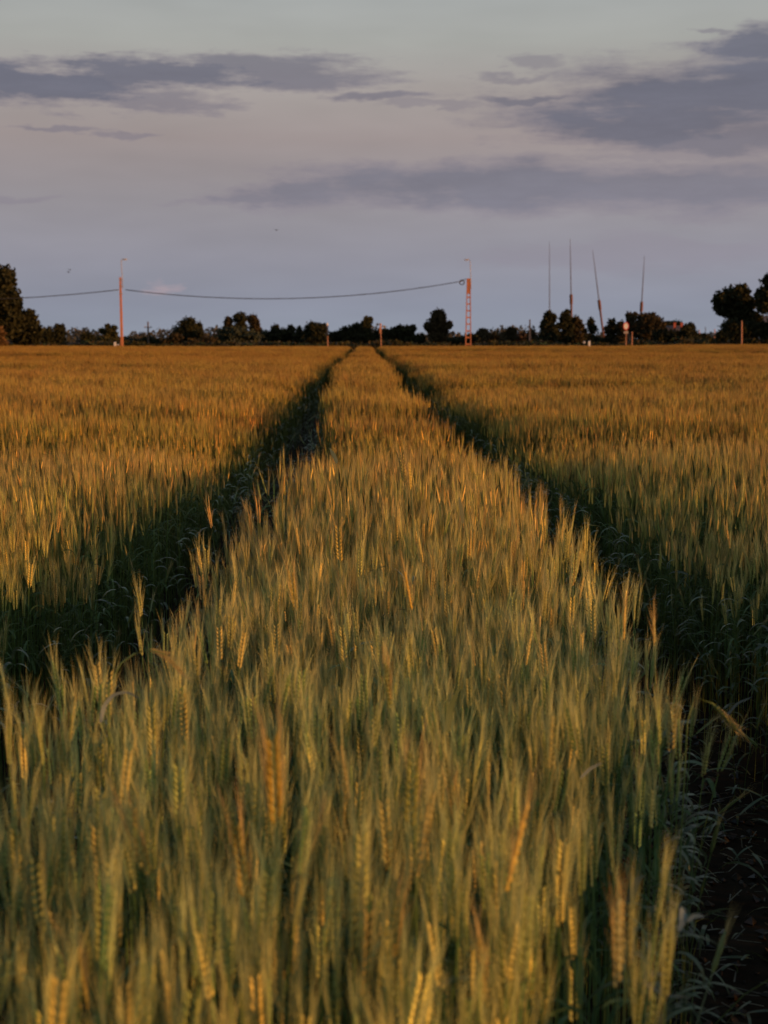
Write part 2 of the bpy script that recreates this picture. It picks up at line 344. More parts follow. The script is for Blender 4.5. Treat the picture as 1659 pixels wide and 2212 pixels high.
def stalk(mb, x, y, h, lod, leafy=True):
    phi = rng.uniform(0, 6.28); lean = abs(rng.normal(.03, .045))
    pts = curve_pts(h, lean, phi, {0: 6, 1: 4, 2: 3, 3: 2}[lod]) + np.array([x, y, 0])
    g = rng.beta(1.7, 1.7)
    ecol = GOLD * g + GREENEAR * (1 - g)
    if rng.random() < (.30 if lod == 0 else .2): ecol = np.array((.88, .60, .20)) * rng.uniform(.85, 1.1); h *= rng.uniform(1.02, 1.08)  # some ears painted brighter, as tips caught by the sun
    if lod >= 2: ecol = ecol * .4 + GOLD * .6  # far ears pulled to gold: sun on the tips put into the colour
    ecol = ecol * rng.uniform(.65, 1.3)
    scol = STEM * rng.uniform(.75, 1.3) + (GOLD - STEM) * .12 * rng.random()
    sr = {0: .0014, 1: .0016, 2: .0026, 3: .004}[lod]
    mb.tube(pts, sr, scol, 3, cap=False)
    ax = pts[-1] - pts[-2]; ax /= np.linalg.norm(ax); ax = ax + rng.normal(0, .05, 3)
    EL_ = rng.uniform(.07, .1)
    ear(mb, pts[-1], ax, EL_, ecol, lod, awn_l=.068)
    if lod in (1, 2, 3) and rng.random() < (.05 if lod < 3 else .02):
        leaf_strip(mb, pts[-1] * .98, rng.uniform(0, 6.28), 1.45, rng.uniform(.1, .17), .016, rng.uniform(0, .6), BLADE * .45, 4, .3)
    if leafy:
        nl = {0: 2, 1: 3, 2: 2, 3: 1}[lod]
        for i in range(nl):
            t = (.80, .58, .36)[i] + rng.normal(0, .05)
            q = pts[0] + (pts[-1] - pts[0]) * t
            wd = {0: .011, 1: .012, 2: .016, 3: .025}[lod]
            leaf_strip(mb, q, rng.uniform(0, 6.28), rng.uniform(.9, 1.35), rng.uniform(.11, .19), wd, rng.uniform(.6, 2.4), BLADE * rng.uniform(.7, 1.35), {0: 6, 1: 4, 2: 3, 3: 2}[lod], rng.normal(0, .8))
def clump(size, n, lod, seed):
    mb = MB()
    for i in range(n):
        x, y = rng.uniform(-.5, .5, 2) * size * 1.15
        stalk(mb, x, y, rng.normal(.715, .048) if rng.random() > .05 else rng.uniform(.79, .85), lod)
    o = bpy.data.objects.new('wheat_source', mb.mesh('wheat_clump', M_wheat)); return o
NV = 5
LODS = [(0, .20, 17), (1, .25, 25), (2, .30, 30), (3, .30, 20), (3, .6, 78)]
sources = [[clump(sz, n, l, v) for v in range(NV)] for (l, sz, n) in LODS]

P, ROT, SCL, IDX = [], [], [], []
def scatter(k, y0, y1, step, fine_only=None, coarse=False):
    yy = np.arange(y0, y1, step)
    for y in yy:
        hw = .30 * y + 2.2
        xl, xr = X_at(829.5, max(y, .5)) - hw, X_at(829.5, max(y, .5)) + hw
        x = np.arange(xl, xr, step); x = x + rng.uniform(-.3, .3, len(x)) * step; yv = y + rng.uniform(-.3, .3, len(x)) * step
        m = .09 if not coarse else .32
        wob = .05 * np.sin(yv * 7.1) + .04 * np.sin(yv * 17.3 + 1)
        inS = (x > S_L(yv) + m - .04 + .12 * sstep(5, 10, yv) * (1 - .65 * sstep(12, 26, yv)) + wob) & (x < S_R(yv) - m + .04 * sstep(2, 3, yv) * (1 - sstep(12, 20, yv)) + .02 + .8 * wob); inL = x < B_L(yv) - m - .05 + wob; inR = x > B_R(yv) - .04 + .06 * sstep(6, 10, yv) + m - wob
        ok = (inS | inL | inR) & (yv < edge_y(x))
        if fine_only is True: ok &= np.abs(x) < 2.4
        if coarse: ok &= np.abs(x) >= 2.4
        x, yv = x[ok], yv[ok]
        if k == 0:                                   # nothing grows into the lens
            kk = yv > 1.15; x, yv = x[kk], yv[kk]
        for a_, b_ in zip(x, yv):
            P.append((a_, b_, float(hz(a_, b_)))); ROT.append((0, 0, rng.uniform(0, 6.28)))
            s_ = 1 + .035 * math.sin(a_ * 1.9 + b_ * 1.1) + .03 * math.sin(b_ * .9 - a_ * .6 + 1) + rng.normal(0, .02)
            de = min(abs(a_ - float(B_L(b_))), abs(a_ - float(B_R(b_)) + .06)) if not (S_L(b_) < a_ < S_R(b_)) else 9
            if de < .42: s_ *= 1 - .20 * (1 - de / .42)
            pn = math.sin(a_ * .33 + 1.3 * math.sin(b_ * .11)) + math.sin(b_ * .52 + a_ * .12 + 1.7 * math.sin(a_ * .09 + 2)) + .7 * math.sin(b_ * 1.3 - a_ * .21)
            if b_ > 8 and pn > .75: s_ *= 1 - min(.17, (pn - .75) * .25)
            SCL.append((1, 1, s_)); IDX.append(k * NV + rng.integers(NV))
scatter(0, .6, 6.2, .19); scatter(1, 6.2, 17, .24); scatter(2, 17, 52, .29)
scatter(3, 52, 170, .32, fine_only=True); scatter(4, 52, 176, .58, coarse=True)
# a sparse skirt of clumps so the ground edge never shows beside the viewer
print('clumps', len(P))
me = bpy.data.meshes.new('wheat_points'); me.from_pydata(P, [], [])
for nm, arr, ty in (('rot', ROT, 'FLOAT_VECTOR'), ('scl', SCL, 'FLOAT_VECTOR')):
    a = me.attributes.new(nm, ty, 'POINT'); a.data.foreach_set('vector', np.array(arr, np.float32).ravel())
a = me.attributes.new('idx', 'INT', 'POINT'); a.data.foreach_set('value', np.array(IDX, np.int32))
def instancer(obj, srcs):
    ng = bpy.data.node_groups.new('scatter', 'GeometryNodeTree')
    ng.interface.new_socket('Geometry', in_out='INPUT', socket_type='NodeSocketGeometry'); ng.interface.new_socket('Geometry', in_out='OUTPUT', socket_type='NodeSocketGeometry')
    gi = ng.nodes.new('NodeGroupInput'); go = ng.nodes.new('NodeGroupOutput'); jn = ng.nodes.new('GeometryNodeJoinGeometry')
    def named(nm, ty):
        n = ng.nodes.new('GeometryNodeInputNamedAttribute'); n.data_type = ty; n.inputs[0].default_value = nm
        return [s for s in n.outputs if s.enabled][0]
    ri, si, ii = named('rot', 'FLOAT_VECTOR'), named('scl', 'FLOAT_VECTOR'), named('idx', 'INT')
    for k, s_ in enumerate(srcs):
        oi = ng.nodes.new('GeometryNodeObjectInfo'); oi.inputs['Object'].default_value = s_; oi.inputs['As Instance'].default_value = True
        cp = ng.nodes.new('FunctionNodeCompare'); cp.data_type = 'INT'; cp.operation = 'EQUAL'
        ins = [q for q in cp.inputs if q.enabled]; ng.links.new(ii, ins[0]); ins[1].default_value = k
        ip = ng.nodes.new('GeometryNodeInstanceOnPoints')
        ng.links.new(gi.outputs[0], ip.inputs['Points']); ng.links.new(cp.outputs[0], ip.inputs['Selection'])
        ng.links.new(oi.outputs['Geometry'], ip.inputs['Instance']); ng.links.new(ri, ip.inputs['Rotation']); ng.links.new(si, ip.inputs['Scale'])
        ng.links.new(ip.outputs[0], jn.inputs[0])
    ng.links.new(jn.outputs[0], go.inputs[0])
    md = obj.modifiers.new('scatter', 'NODES'); md.node_group = ng
wf = bpy.data.objects.new('wheat_crop', me); COL.objects.link(wf)
tag(wf, 'dense ripening wheat crop, gold and green, split by two dark wheel tracks', 'wheat', kind='stuff')
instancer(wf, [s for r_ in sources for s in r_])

# trampled plants and drooping blades inside the two wheel tracks
mb = MB()
def track_fill(fa, fb, y0, y1, n):
    for i in range(n):
        y = y0 + (y1 - y0) * rng.random() ** 1.7
        e = rng.random(); a_, b_ = fa(y), fb(y)
        side = rng.random() < .6
        if side:                                     # blades reach in from the standing rows
            sgn = 1 if rng.random() < .5 else -1
            x = (a_ + .02 * rng.random() + .05) if sgn > 0 else (b_ - .02 * rng.random() - .05)
            x = x - sgn * abs(rng.normal(0, .04))
            z = rng.uniform(.12, .62); ph = (0 if sgn > 0 else math.pi) + rng.normal(0, .7)
            leaf_strip(mb, (x, y, z + float(hz(x, y))), ph, rng.uniform(.4, 1.2), rng.uniform(.06, .14), rng.uniform(.010, .018), rng.uniform(1.0, 2.4), BLADE * rng.uniform(.5, 1.6) * np.array((1.05, 1, 1.2)), 7, rng.normal(0, .4))
        else:
            x = a_ + (b_ - a_) * e; z = rng.uniform(0, .12)
            leaf_strip(mb, (x, y, z + float(hz(x, y))), rng.uniform(0, 6.28), rng.uniform(-.1, .7), rng.uniform(.08, .2), rng.uniform(.006, .012), rng.uniform(.3, 1.6), BLADE * rng.uniform(.5, 1.2), 5, rng.normal(0, .8))
track_fill(B_L, S_L, 1.6, 12, 1000); track_fill(S_R, B_R, 1.3, 12, 2300)
def low_stalks(fa, fb, y0, y1, n):
    for i in range(n):
        y = y0 + (y1 - y0) * rng.random() ** 1.5; a_, b_ = fa(y), fb(y)
        sgn = rng.random() < .5
        x = a_ + abs(rng.normal(0, .07)) if sgn else b_ - abs(rng.normal(0, .07))
        h = rng.uniform(.25, .62); ph = rng.uniform(0, 6.28)
        pts = curve_pts(h, rng.uniform(.1, .6), ph, 5) + np.array([x, y, float(hz(x, y))])
        mb.tube(pts, .0014, STEM * rng.uniform(.7, 1.2), 3, cap=False)
        leaf_strip(mb, pts[3], rng.uniform(0, 6.28), rng.uniform(.3, 1.2), rng.uniform(.08, .14), .011, rng.uniform(.8, 2.2), BLADE * rng.uniform(.5, 1.1), 5)
        if rng.random() < .5: ear(mb, pts[-1], pts[-1] - pts[-2], .075, GREENEAR * .8, 1)
track_fill(B_L, S_L, 11, 34, 900); track_fill(S_R, B_R, 11, 34, 900); low_stalks(B_L, S_L, 9, 36, 260); low_stalks(S_R, B_R, 9, 36, 200)
low_stalks(B_L, S_L, 1.6, 12, 200); low_stalks(S_R, B_R, 1.3, 12, 260)
tag(mb.build('trampled_wheat', M_blade), 'drooping bluish wheat blades and bent stems inside the dark wheel tracks', 'trampled wheat', kind='stuff')
# crumbs of earth and straw on the track floor
mb = MB()
for i in range(5200):
    left = rng.random() < .4; fa, fb = (B_L, S_L) if left else (S_R, B_R)
    y = 1.4 + 10 * rng.random() ** 1.6; x = fa(y) + (fb(y) - fa(y)) * rng.random(); r_ = rng.uniform(.004, .02)
    if rng.random() < .6:
        V = rng.normal(size=(6, 3)) * .25 + np.array([[1,0,0],[-1,0,0],[0,1,0],[0,-1,0],[0,0,.7],[0,0,-.7]])
        mb.add(V * r_ + np.array([x, y, r_ * .4]), [[0,2,4],[2,1,4],[1,3,4],[3,0,4],[2,0,5],[1,2,5],[3,1,5],[0,3,5]], np.array((.035, .026, .018)) * rng.uniform(.6, 1.6))
    else:
        a_ = rng.uniform(0, 6.28); l_ = rng.uniform(.02, .09); dv = np.array([math.cos(a_), math.sin(a_), rng.uniform(-.1, .3)]) * l_; sv = np.array([-math.sin(a_), math.cos(a_), 0]) * .0018
        p_ = np.array([x, y, .012 + .02 * rng.random()]); mb.add([p_ - sv, p_ + sv, p_ + dv + sv, p_ + dv - sv], [[0, 1, 2, 3]], np.array((.11, .10, .045)) * rng.uniform(.4, 1.2))
tag(mb.build('soil_crumbs', M_blade), 'crumbs of dark earth and short straw on the wheel track floor', 'loose soil', kind='stuff')

# ------------------------------------------------------------------ single stalks that stand out
def lone_stalk(px, py, qx, qy, label, kindc, ear_len=.095, Y=None, awn=.07, bend=0, leaf=True):
    """ear tip at (px,py), ear foot at (qx,qy) in the photograph"""
    lp = math.hypot(px - qx, py - qy)
    Y = Y or FPX * ear_len / lp
    tip, foot = np.array(at(px, py, Y)), np.array(at(qx, qy, Y))
    tip[1] += rng.normal(0, .01)
    g = np.array([foot[0] + (foot[0] - tip[0]) * 1.5 + rng.normal(0, .02), Y + .02, float(hz(foot[0], Y))])
    root = empty('wheat_stalk', tuple(g), label, 'wheat stalk', 'tall wheat stalks standing out of the crop')
    A = foot - g; T = tip - g
    m = MB(); n = 7; t = np.linspace(0, 1, n)[:, None]
    # hermite from vertical start to ear direction
    d0 = np.array([0, 0, A[2] * .9]); d1 = (T - A) / np.linalg.norm(T - A) * A[2] * .8
    pts = (2*t**3 - 3*t**2 + 1) * 0 + (t**3 - 2*t**2 + t) * d0 + (-2*t**3 + 3*t**2) * A + (t**3 - t**2) * d1
    m.tube(pts, np.linspace(.0019, .0013, n), STEM * 1.2, 5); m.build('stem', M_ear, root, smooth=True)
    ecol = {'y': np.array((.55, .40, .06)), 'o': np.array((.60, .50, .13)), 'g': np.array((.26, .30, .08)), 'p': np.array((.48, .48, .22))}[kindc]
    m = MB(); am = MB(); ear(m, A, T - A, np.linalg.norm(T - A), ecol, 0, am, 30, awn, .0009)
    eo = m.build('ear', M_ear, root); am.build('awns', M_ear, eo)
    if leaf:
        m = MB(); leaf_strip(m, pts[4], rng.uniform(0, 6.28), 1.1, .2, .012, 1.8, BLADE * 1.2, 8, .5); m.build('leaf', M_blade, root, smooth=True)
    return root
STK = [
 (588,1605,596,1785,'tall yellow ear standing highest left of centre in the near crop','y',.1,1.75),
 (283,1770,325,1895,'orange-tipped ear leaning left in the near left crop','o',.085,None),
 (508,1790,532,1950,'orange ear just below and left of the tall yellow ear','o',.1,1.9),
 (685,1790,652,1900,'pale tipped ear leaning right below the tall yellow ear','o',.08,None),
 (893,1640,884,1790,'green-gold ear upright in the middle of the near crop','g',.095,None),
 (1130,1745,1092,1930,'long orange ear leaning right, right of the middle of the near crop','o',.105,1.8),
 (1204,1850,1228,1950,'ear leaning left between the long orange ear and the right wheel track','y',.08,None),
 (238,1905,236,2050,'pale bright ear upright in the bottom left of the crop','p',.1,2.0),
 (836,1435,842,1530,'slim green ear upright in the centre strip halfway up the crop','g',.08,None),
 (1352,1318,1347,1385,'orange-sided ear at the right rim of the centre strip','o',.075,3.3),
 (1404,1335,1414,1395,'pale bluish ear leaning over the right wheel track','p',.08,3.2),
 (868,985,874,1045,'golden ear left of the close pair on the centre strip','o',.09,4.8),
 (884,1000,888,1060,'golden ear right of the close pair on the centre strip','o',.09,4.8),
 (1040,2045,1052,2180,'thick orange ear at the bottom edge right of centre','o',.1,1.75),
 (1330,1960,1334,2140,'long pale ear upright beside the right wheel track at the bottom','p',.11,1.8),
 (160,2060,185,2190,'blurred gold ear in the bottom left corner','o',.1,1.7),
 (865,1945,852,2075,'gold ear upright below the green-gold ear in the bottom middle','y',.1,1.85),
 (628,1240,640,1320,'golden ear leaning left at the left rim of the centre strip','o',.09,3.7),
 (730,1140,734,1215,'thin golden ear upright near the middle of the centre strip','o',.09,4.0),
 (875,1240,890,1320,'dark gold ear leaning left right of the strip middle','y',.09,3.7),
 (1438,1690,1448,1760,'green ear nodding at the right rim above the wheel track','g',.08,None),
 (975,1700,990,1800,'short orange ear right of the green-gold ear','o',.085,None)]
for s_ in STK: lone_stalk(*s_[:6], ear_len=s_[6], Y=s_[7])
# stalks bent over
def bent(pts_px, Y, label, green=False):
    P3 = np.array([np.array(at(a_, b_, Y)) for a_, b_ in pts_px]); g = np.array([P3[0][0] - .03, Y, float(hz(P3[0][0], Y))])
    root = empty('bent_wheat_stalk', tuple(g), label, 'wheat stalk', 'bent wheat stalks')
    Q = P3 - g; st = np.concatenate([[np.zeros(3), Q[0] * np.array([.6, 1, .5])], Q]); m = MB(); m.tube(st, .0016, STEM * 1.5, 5); m.build('stem', M_ear, root, smooth=True)
    m = MB(); am = MB(); k0 = len(Q) // 2
    for i in range(k0, len(Q) - 1): ear(m, Q[i], Q[i+1] - Q[i], np.linalg.norm(Q[i+1] - Q[i]), (GREENEAR * .6 if green else GOLD * .9), 0, am, 30, .03, .0008)
    e = m.build('ear', M_ear, root); am.build('awns', M_ear, e)
bent([(235,1480),(262,1432),(290,1412),(322,1403),(352,1412),(390,1450)], 2.75, 'pale stalk bent in an arch above the left part of the near crop')
bent([(1485,1560),(1500,1505),(1540,1520),(1590,1575)], 2.8, 'green ear bent over sideways into the right wheel track', True)
# broad leaves that stand out
def blade(px_pts, Y, width, label, col, rise=0):
    P3 = np.array([np.array(at(a_, b_, Y)) for a_, b_ in px_pts]); c0 = P3[0].copy(); m = MB(); V = []; n = len(P3)
    # resample
    tt = np.linspace(0, n - 1, 4 * n); Q = np.stack([np.interp(tt, np.arange(n), P3[:, k]) for k in range(3)], 1)
    for _ in range(2): Q[1:-1] = (Q[:-2] + 2 * Q[1:-1] + Q[2:]) / 4
    T = np.gradient(Q, axis=0); T /= np.linalg.norm(T, axis=1)[:, None]
    for i, q in enumerate(Q):
        t = i / (len(Q) - 1); wd = width * .5 * math.sin(math.pi * min(.98, .12 + .88 * t)) ** .6
        s_ = np.cross(T[i], [0.0, -.75, .65]); s_ /= np.linalg.norm(s_)
        s_ = s_ * .75 + np.array([0, .66, 0.1])
        V += [q - s_ * wd - c0, q - c0 + np.array([0, 0, -.0015]), q + s_ * wd - c0]
    m.add(V, [[3*i+k, 3*i+k+1, 3*i+k+4, 3*i+k+3] for i in range(len(Q)-1) for k in (0, 1)], col)
    o = m.build('wheat_leaf', M_blade, loc=tuple(c0), smooth=True); return tag(o, label, 'leaf', 'broad leaves standing out of the crop')
BG = np.array((.20, .25, .25)); DG = np.array((.05, .075, .035))
blade([(218,1560),(224,1525),(245,1500),(275,1494),(300,1508)], 2.6, .013, 'curled blue-grey leaf arching over the left part of the near crop', BG)
blade([(728,1000),(722,985),(712,968)], 5.6, .02, 'dark short leaf pointing up left on the far centre strip', DG)
blade([(1000,1130),(996,1100),(992,1072)], 4.6, .018, 'dark pointed leaf upright on the centre strip', DG)
blade([(968,1580),(972,1530),(992,1485)], 2.7, .02, 'dark grey-green leaf upright in the middle of the near crop', DG * 1.6)
blade([(1468,2010),(1476,1985),(1470,1960)], 2.1, .02, 'pale leaf tip standing at the bottom right rim', BG * 1.3)
blade([(1485,1990),(1500,1978),(1522,1980)], 2.1, .02, 'pale leaf folded flat beside the bottom right rim', BG * 1.4)
blade([(1385,2110),(1400,2130),(1440,2150),(1490,2155)], 1.9, .012, 'thin pale leaf lying low in the bottom right corner', BG)
blade([(1255,1680),(1275,1660),(1300,1648)], 2.3, .012, 'thin pale leaf slanting near the right rim of the near crop', BG)
blade([(1560,1560),(1590,1520),(1625,1505)], 3.4, .014, 'grey arching leaf in the right wheel track', BG * .7)

# ------------------------------------------------------------------ trees
def crown_pts(blobs, Y, leaf=.26, dens=1.0, depth=1.0):
    cen = []; tone = []
    for (cx, cy, rx, ry) in blobs:
        c0 = np.array(at(cx, cy, Y)); k = Y / FPX; RX, RZ = rx * k, ry * k; RY = RX * depth
        nsub = int(16 + 9 * math.sqrt(rx * ry)); ntot = int(dens * 3.6 * math.pi * RX * RZ / (leaf * leaf * 2 * .5))
        per = max(6, ntot // nsub)
        d = rng.normal(size=(nsub, 3)); d /= np.linalg.norm(d, axis=1)[:, None]
        r_ = rng.uniform(.25, 1.0, nsub) ** .6
        sc_ = c0 + d * r_[:, None] * np.array([RX, RY, RZ]) * .93
        rs = rng.uniform(.09, .24, nsub) * min(RX, RZ) + .10
        tn = rng.uniform(.6, 1.45, nsub)
        q = rng.normal(size=(nsub, per, 3)); q /= np.linalg.norm(q, axis=2)[:, :, None]; q *= rng.random((nsub, per, 1)) ** .4
        cen.append((sc_[:, None] + q * rs[:, None, None]).reshape(-1, 3)); tone.append(np.repeat(tn, per))
        cen.append(c0 + rng.normal(0, .38, (ntot // 3, 3)) * np.array([RX, RY, RZ])); tone.append(rng.uniform(.7, 1.2, ntot // 3))
        # sprigs poking out of the outline
        ns = int(16 + rx * 1.3); d = rng.normal(size=(ns, 3)); d[:, 2] = np.abs(d[:, 2]); d /= np.linalg.norm(d, axis=1)[:, None]
        for dd in d:
            m_ = rng.integers(4, 9); tt = np.linspace(.8, rng.uniform(1.05, 1.28), m_)[:, None]
            cen.append(c0 + dd * tt * np.array([RX, RY, RZ]) + rng.normal(0, leaf * .45, (m_, 3))); tone.append(np.full(m_, 1.0))
    return np.concatenate(cen), np.concatenate(tone)
def tree(name, label, cat, Y, blobs, tx=None, col=(.035, .045, .018), group=None, leaf=.19, dens=1.0, trunk=True, depth=1.0):
    tx = tx if tx is not None else blobs[0][0]
    base = np.array([X_at(tx, Y), Y, 0.0]); root = empty(name, tuple(base), label, cat, group)
    cen, tone = crown_pts(blobs, Y, leaf, dens, depth)
    ok = cen[:, 2] > .1; cen, tone = cen[ok], tone[ok]
    m = MB(); cols = np.array(col) * tone[:, None] * rng.uniform(.8, 1.2, (len(tone), 1))
    quads(m, cen - base, rng.uniform(.6, 1.1, len(cen)) * leaf, rng.uniform(.45, .8, len(cen)) * leaf, cols)
    m.build('crown', M_leaf, root)
    if trunk:
        m = MB(); top = np.array(at(blobs[0][0], blobs[0][1], Y)) - base; H = top[2]; r0 = max(.07, H * .022)
        t = np.linspace(0, 1, 6)[:, None]; pts = top * t + np.array([.02 * H, 0, 0]) * np.sin(t * 4); m.tube(pts, np.linspace(r0, r0 * .4, 6), (1, 1, 1), 7)
        for (cx, cy, rx, ry) in blobs:
            c0 = np.array(at(cx, cy, Y)) - base
            for _ in range(3):
                e = c0 + rng.normal(0, .45, 3) * np.array([rx, rx, ry]) * Y / FPX; s_ = pts[rng.integers(2, 5)]
                if e[2] > .3: m.tube([s_, (s_ + e) / 2 + rng.normal(0, .08, 3), e], [r0 * .5, r0 * .3, r0 * .12], (1, 1, 1), 5)
        m.build('trunk', M_bark, root)
    return root
G1 = 'trees and bushes along the far edge of the field'
def T(label, Y, blobs, tx=None, col=(.035, .045, .018), name='tree', cat='tree', **k): return tree(name, label, cat, Y, blobs, tx, col, G1, **k)
BR = (.055, .042, .02); DK = (.032, .034, .015); OL = (.05, .05, .02); GY = (.05, .055, .045)
# the left edge
T('tall dark tree cut by the left edge of the field', 168, [(-15,640,40,62),(10,606,22,26),(-40,690,50,60),(24,640,14,18),(5,690,34,45),(32,660,14,16)], -10, DK, leaf=.3)
T('broad low tree right of the tall left edge tree', 172, [(48,716,30,34),(60,688,17,17),(30,700,22,26),(74,722,16,24),(22,668,14,16)], 45, DK, leaf=.28)
T('sunlit orange-green bush at the left frame edge', 155, [(-8,728,17,26),(4,745,12,14)], -5, (.13,.075,.03), 'bush', 'bush', trunk=False)  # low-sun glow is put into this foliage colour
T('small dark tree left of the round-headed one by the left trees', 215, [(105,722,13,16),(100,735,12,12)], 105, DK)
T('round-headed tree just right of the left trees', 218, [(128,711,12,11),(130,726,12,16),(125,740,18,12)], 128, DK)
T('round dark bush between distant thin pole and light pole', 205, [(190,733,15,14),(202,740,12,10)], 190, DK, 'bush', 'bush', trunk=False)
T('small open tree with sparse top left of the lamp pole', 196, [(233,718,12,11),(247,709,5,4),(220,715,5,4),(232,738,26,12),(232,705,4,4),(246,722,7,6)], 232, OL)
T('low faint bush right of the left lamp pole', 235, [(283,737,16,11),(300,740,14,9)], 283, GY, 'bush', 'bush', trunk=False)
T('low bush around the foot of the thin brown pole', 232, [(318,738,17,11),(345,741,16,8)], 318, DK, 'bush', 'bush', trunk=False)
T('tree with rounded step-like crown left of a narrow poplar', 210, [(408,706,17,18),(398,716,22,20),(420,722,14,16),(388,728,16,15)], 405, DK)
T('narrow pointed poplar beside the rounded tree', 214, [(432,712,6,15),(432,728,8,14)], 432, DK)
T('sunlit olive bush before the rounded tree', 196, [(380,735,14,14),(372,728,6,8),(360,741,14,8),(420,742,20,9)], 380, BR, 'bush', 'bush', trunk=False)
T('left and smallest crown of the three-headed tree group', 222, [(493,697,9,12),(492,715,12,14)], 493, BR)
T('middle and tallest crown of the three-headed tree group', 224, [(521,690,13,14),(520,710,14,14),(512,688,9,8)], 521, DK)
T('right crown of the three-headed tree group', 221, [(546,692,12,12),(550,712,11,12),(555,700,6,10),(560,716,5,8)], 548, BR)
T('greyish wide bush under the three-headed group', 205, [(510,728,34,20),(490,722,20,14),(540,730,24,16),(470,738,20,12)], 510, (.045,.055,.035), 'bush', 'bush', trunk=False)
T('brown dry bush left of the greyish wide bush', 200, [(452,740,20,12)], 452, BR, 'bush', 'bush', trunk=False)
T('low tree with small pointed top right of the three-headed group', 212, [(594,713,8,11),(600,726,22,16),(580,728,18,14)], 596, DK)
T('low tree with round pointed top in the middle-left hedge', 213, [(628,714,8,10),(622,728,20,16),(614,720,8,8)], 628, DK)
T('short knob-topped tree left of the dome tree', 210, [(646,715,5,8),(645,732,16,14)], 646, DK)
T('dome-shaped dark tree left of the dark-topped post', 205, [(683,718,24,20),(676,709,16,12),(695,712,12,12),(684,736,30,14),(664,722,9,12)], 683, DK)
T('low bush right of the dark-topped post', 208, [(728,730,18,14),(735,722,10,8)], 728, DK, 'bush', 'bush', trunk=False)
T('gap-crowned tree left of the tallest tree between posts', 206, [(762,716,12,13),(774,708,8,9),(752,728,14,14),(745,712,6,6),(772,728,16,16)], 762, DK)
T('tallest tree between the two thin posts', 207, [(793,700,10,15),(788,714,13,16),(798,692,6,7),(794,730,14,16)], 790, OL)
T('low bush right behind the orange-lit post', 209, [(818,728,14,14),(836,724,12,12),(830,735,24,12)], 820, DK, 'bush', 'bush', trunk=False)
T('bushy tree with two small tips right of the posts', 204, [(868,720,22,14),(862,712,8,8),(885,714,12,10),(893,709,5,6),(850,722,16,12),(878,735,30,14)], 870, DK)
T('low spreading bush left of the lone pine', 203, [(903,733,18,10),(890,740,20,9)], 903, DK, 'bush', 'bush', trunk=False)
T('lone bushy pine left of the lattice pole', 200, [(947,690,17,18),(950,682,12,12),(936,705,16,18),(958,710,12,14),(968,704,9,7),(925,708,8,7),(945,728,22,14),(972,700,4,5),(921,703,4,4)], 947, BR, dens=.9)
T('low dark bush behind the foot of the lattice pole', 204, [(990,738,22,9),(1018,735,18,12),(968,740,18,8)], 990, DK, 'bush', 'bush', trunk=False)
T('small tree with pointed head right of the lattice pole', 208, [(1041,718,9,7),(1043,730,15,13),(1034,723,6,6)], 1041, BR)
T('brownish bush right of the small pointed tree', 212, [(1065,730,12,10),(1080,735,14,9)], 1066, BR, 'bush', 'bush', trunk=False)
T('small tree with notched top left of the weathered pole', 214, [(1103,717,9,9),(1110,716,5,6),(1103,732,15,13),(1088,728,10,10)], 1103, BR)
T('reddish bush left beside the weathered pole', 218, [(1128,730,14,11),(1120,736,14,9)], 1128, (.07,.045,.03), 'bush', 'bush', trunk=False)
T('small bush tree behind the weathered pole', 211, [(1148,726,9,12),(1150,736,14,10)], 1150, BR)
T('tall narrow tree below the leftmost thin mast', 203, [(1185,692,12,17),(1186,680,6,8),(1197,688,5,9),(1178,708,12,14),(1192,712,14,14),(1184,730,24,16)], 1185, DK)
T('tall narrow tree left of the second mast', 204, [(1222,690,12,18),(1224,678,6,8),(1215,704,12,10),(1228,712,12,14),(1221,730,20,14),(1205,720,10,4)], 1221, DK)
T('shorter tree right of the second mast', 205, [(1244,696,11,12),(1252,706,9,9),(1243,714,12,12),(1245,732,20,13)], 1243, BR)
T('small narrow tree between second and third mast', 206, [(1276,702,8,13),(1280,712,9,10),(1276,698,5,7),(1262,716,5,5),(1272,734,20,12)], 1276, DK)
T('conical tree left of the round sign', 206, [(1321,702,8,14),(1318,715,13,11),(1330,712,8,10),(1324,734,20,12),(1304,738,14,7)], 1321, DK)
T('slim small tree close left of the round sign', 204, [(1341,706,7,12),(1345,722,10,13),(1340,736,14,10)], 1341, BR)
T('feathery tall tree behind the round sign', 207, [(1362,690,9,12),(1365,706,14,14),(1372,682,3,7),(1356,684,3,8)], 1363, BR, dens=.6)
T('wide high brownish bush below the fourth mast', 205, [(1400,700,26,20),(1390,692,18,14),(1418,702,18,18),(1425,712,14,14),(1402,722,36,20),(1375,712,14,16),(1410,684,6,7)], 1400, BR)
T('low dark tree behind the two red chimneys', 238, [(1440,707,14,12),(1462,704,14,11),(1450,704,10,8),(1480,712,14,9)], 1445, DK)
T('small dark tree right of the two red chimneys', 212, [(1493,708,8,9),(1490,722,15,14),(1500,734,18,12)], 1492, DK)
T('dark bush left in front of the house with red chimneys', 196, [(1430,728,20,16),(1450,729,18,15),(1475,728,22,15),(1483,714,11,12)], 1435, DK, 'bush', 'bush', trunk=False)
T('low bush right of the chimney trees', 214, [(1522,732,13,10),(1540,738,18,8)], 1522, DK, 'bush', 'bush', trunk=False)
T('large leaning round tree near the right edge', 186, [(1590,650,26,30),(1566,652,20,24),(1602,634,17,17),(1612,664,18,22),(1598,682,26,20),(1553,650,11,12),(1555,668,11,12),(1572,672,18,14)], 1596, DK, leaf=.28, dens=1.1)
T('small offshoot tree right of the large round tree', 190, [(1632,684,9,9),(1640,688,8,6),(1628,694,10,8)], 1630, DK)
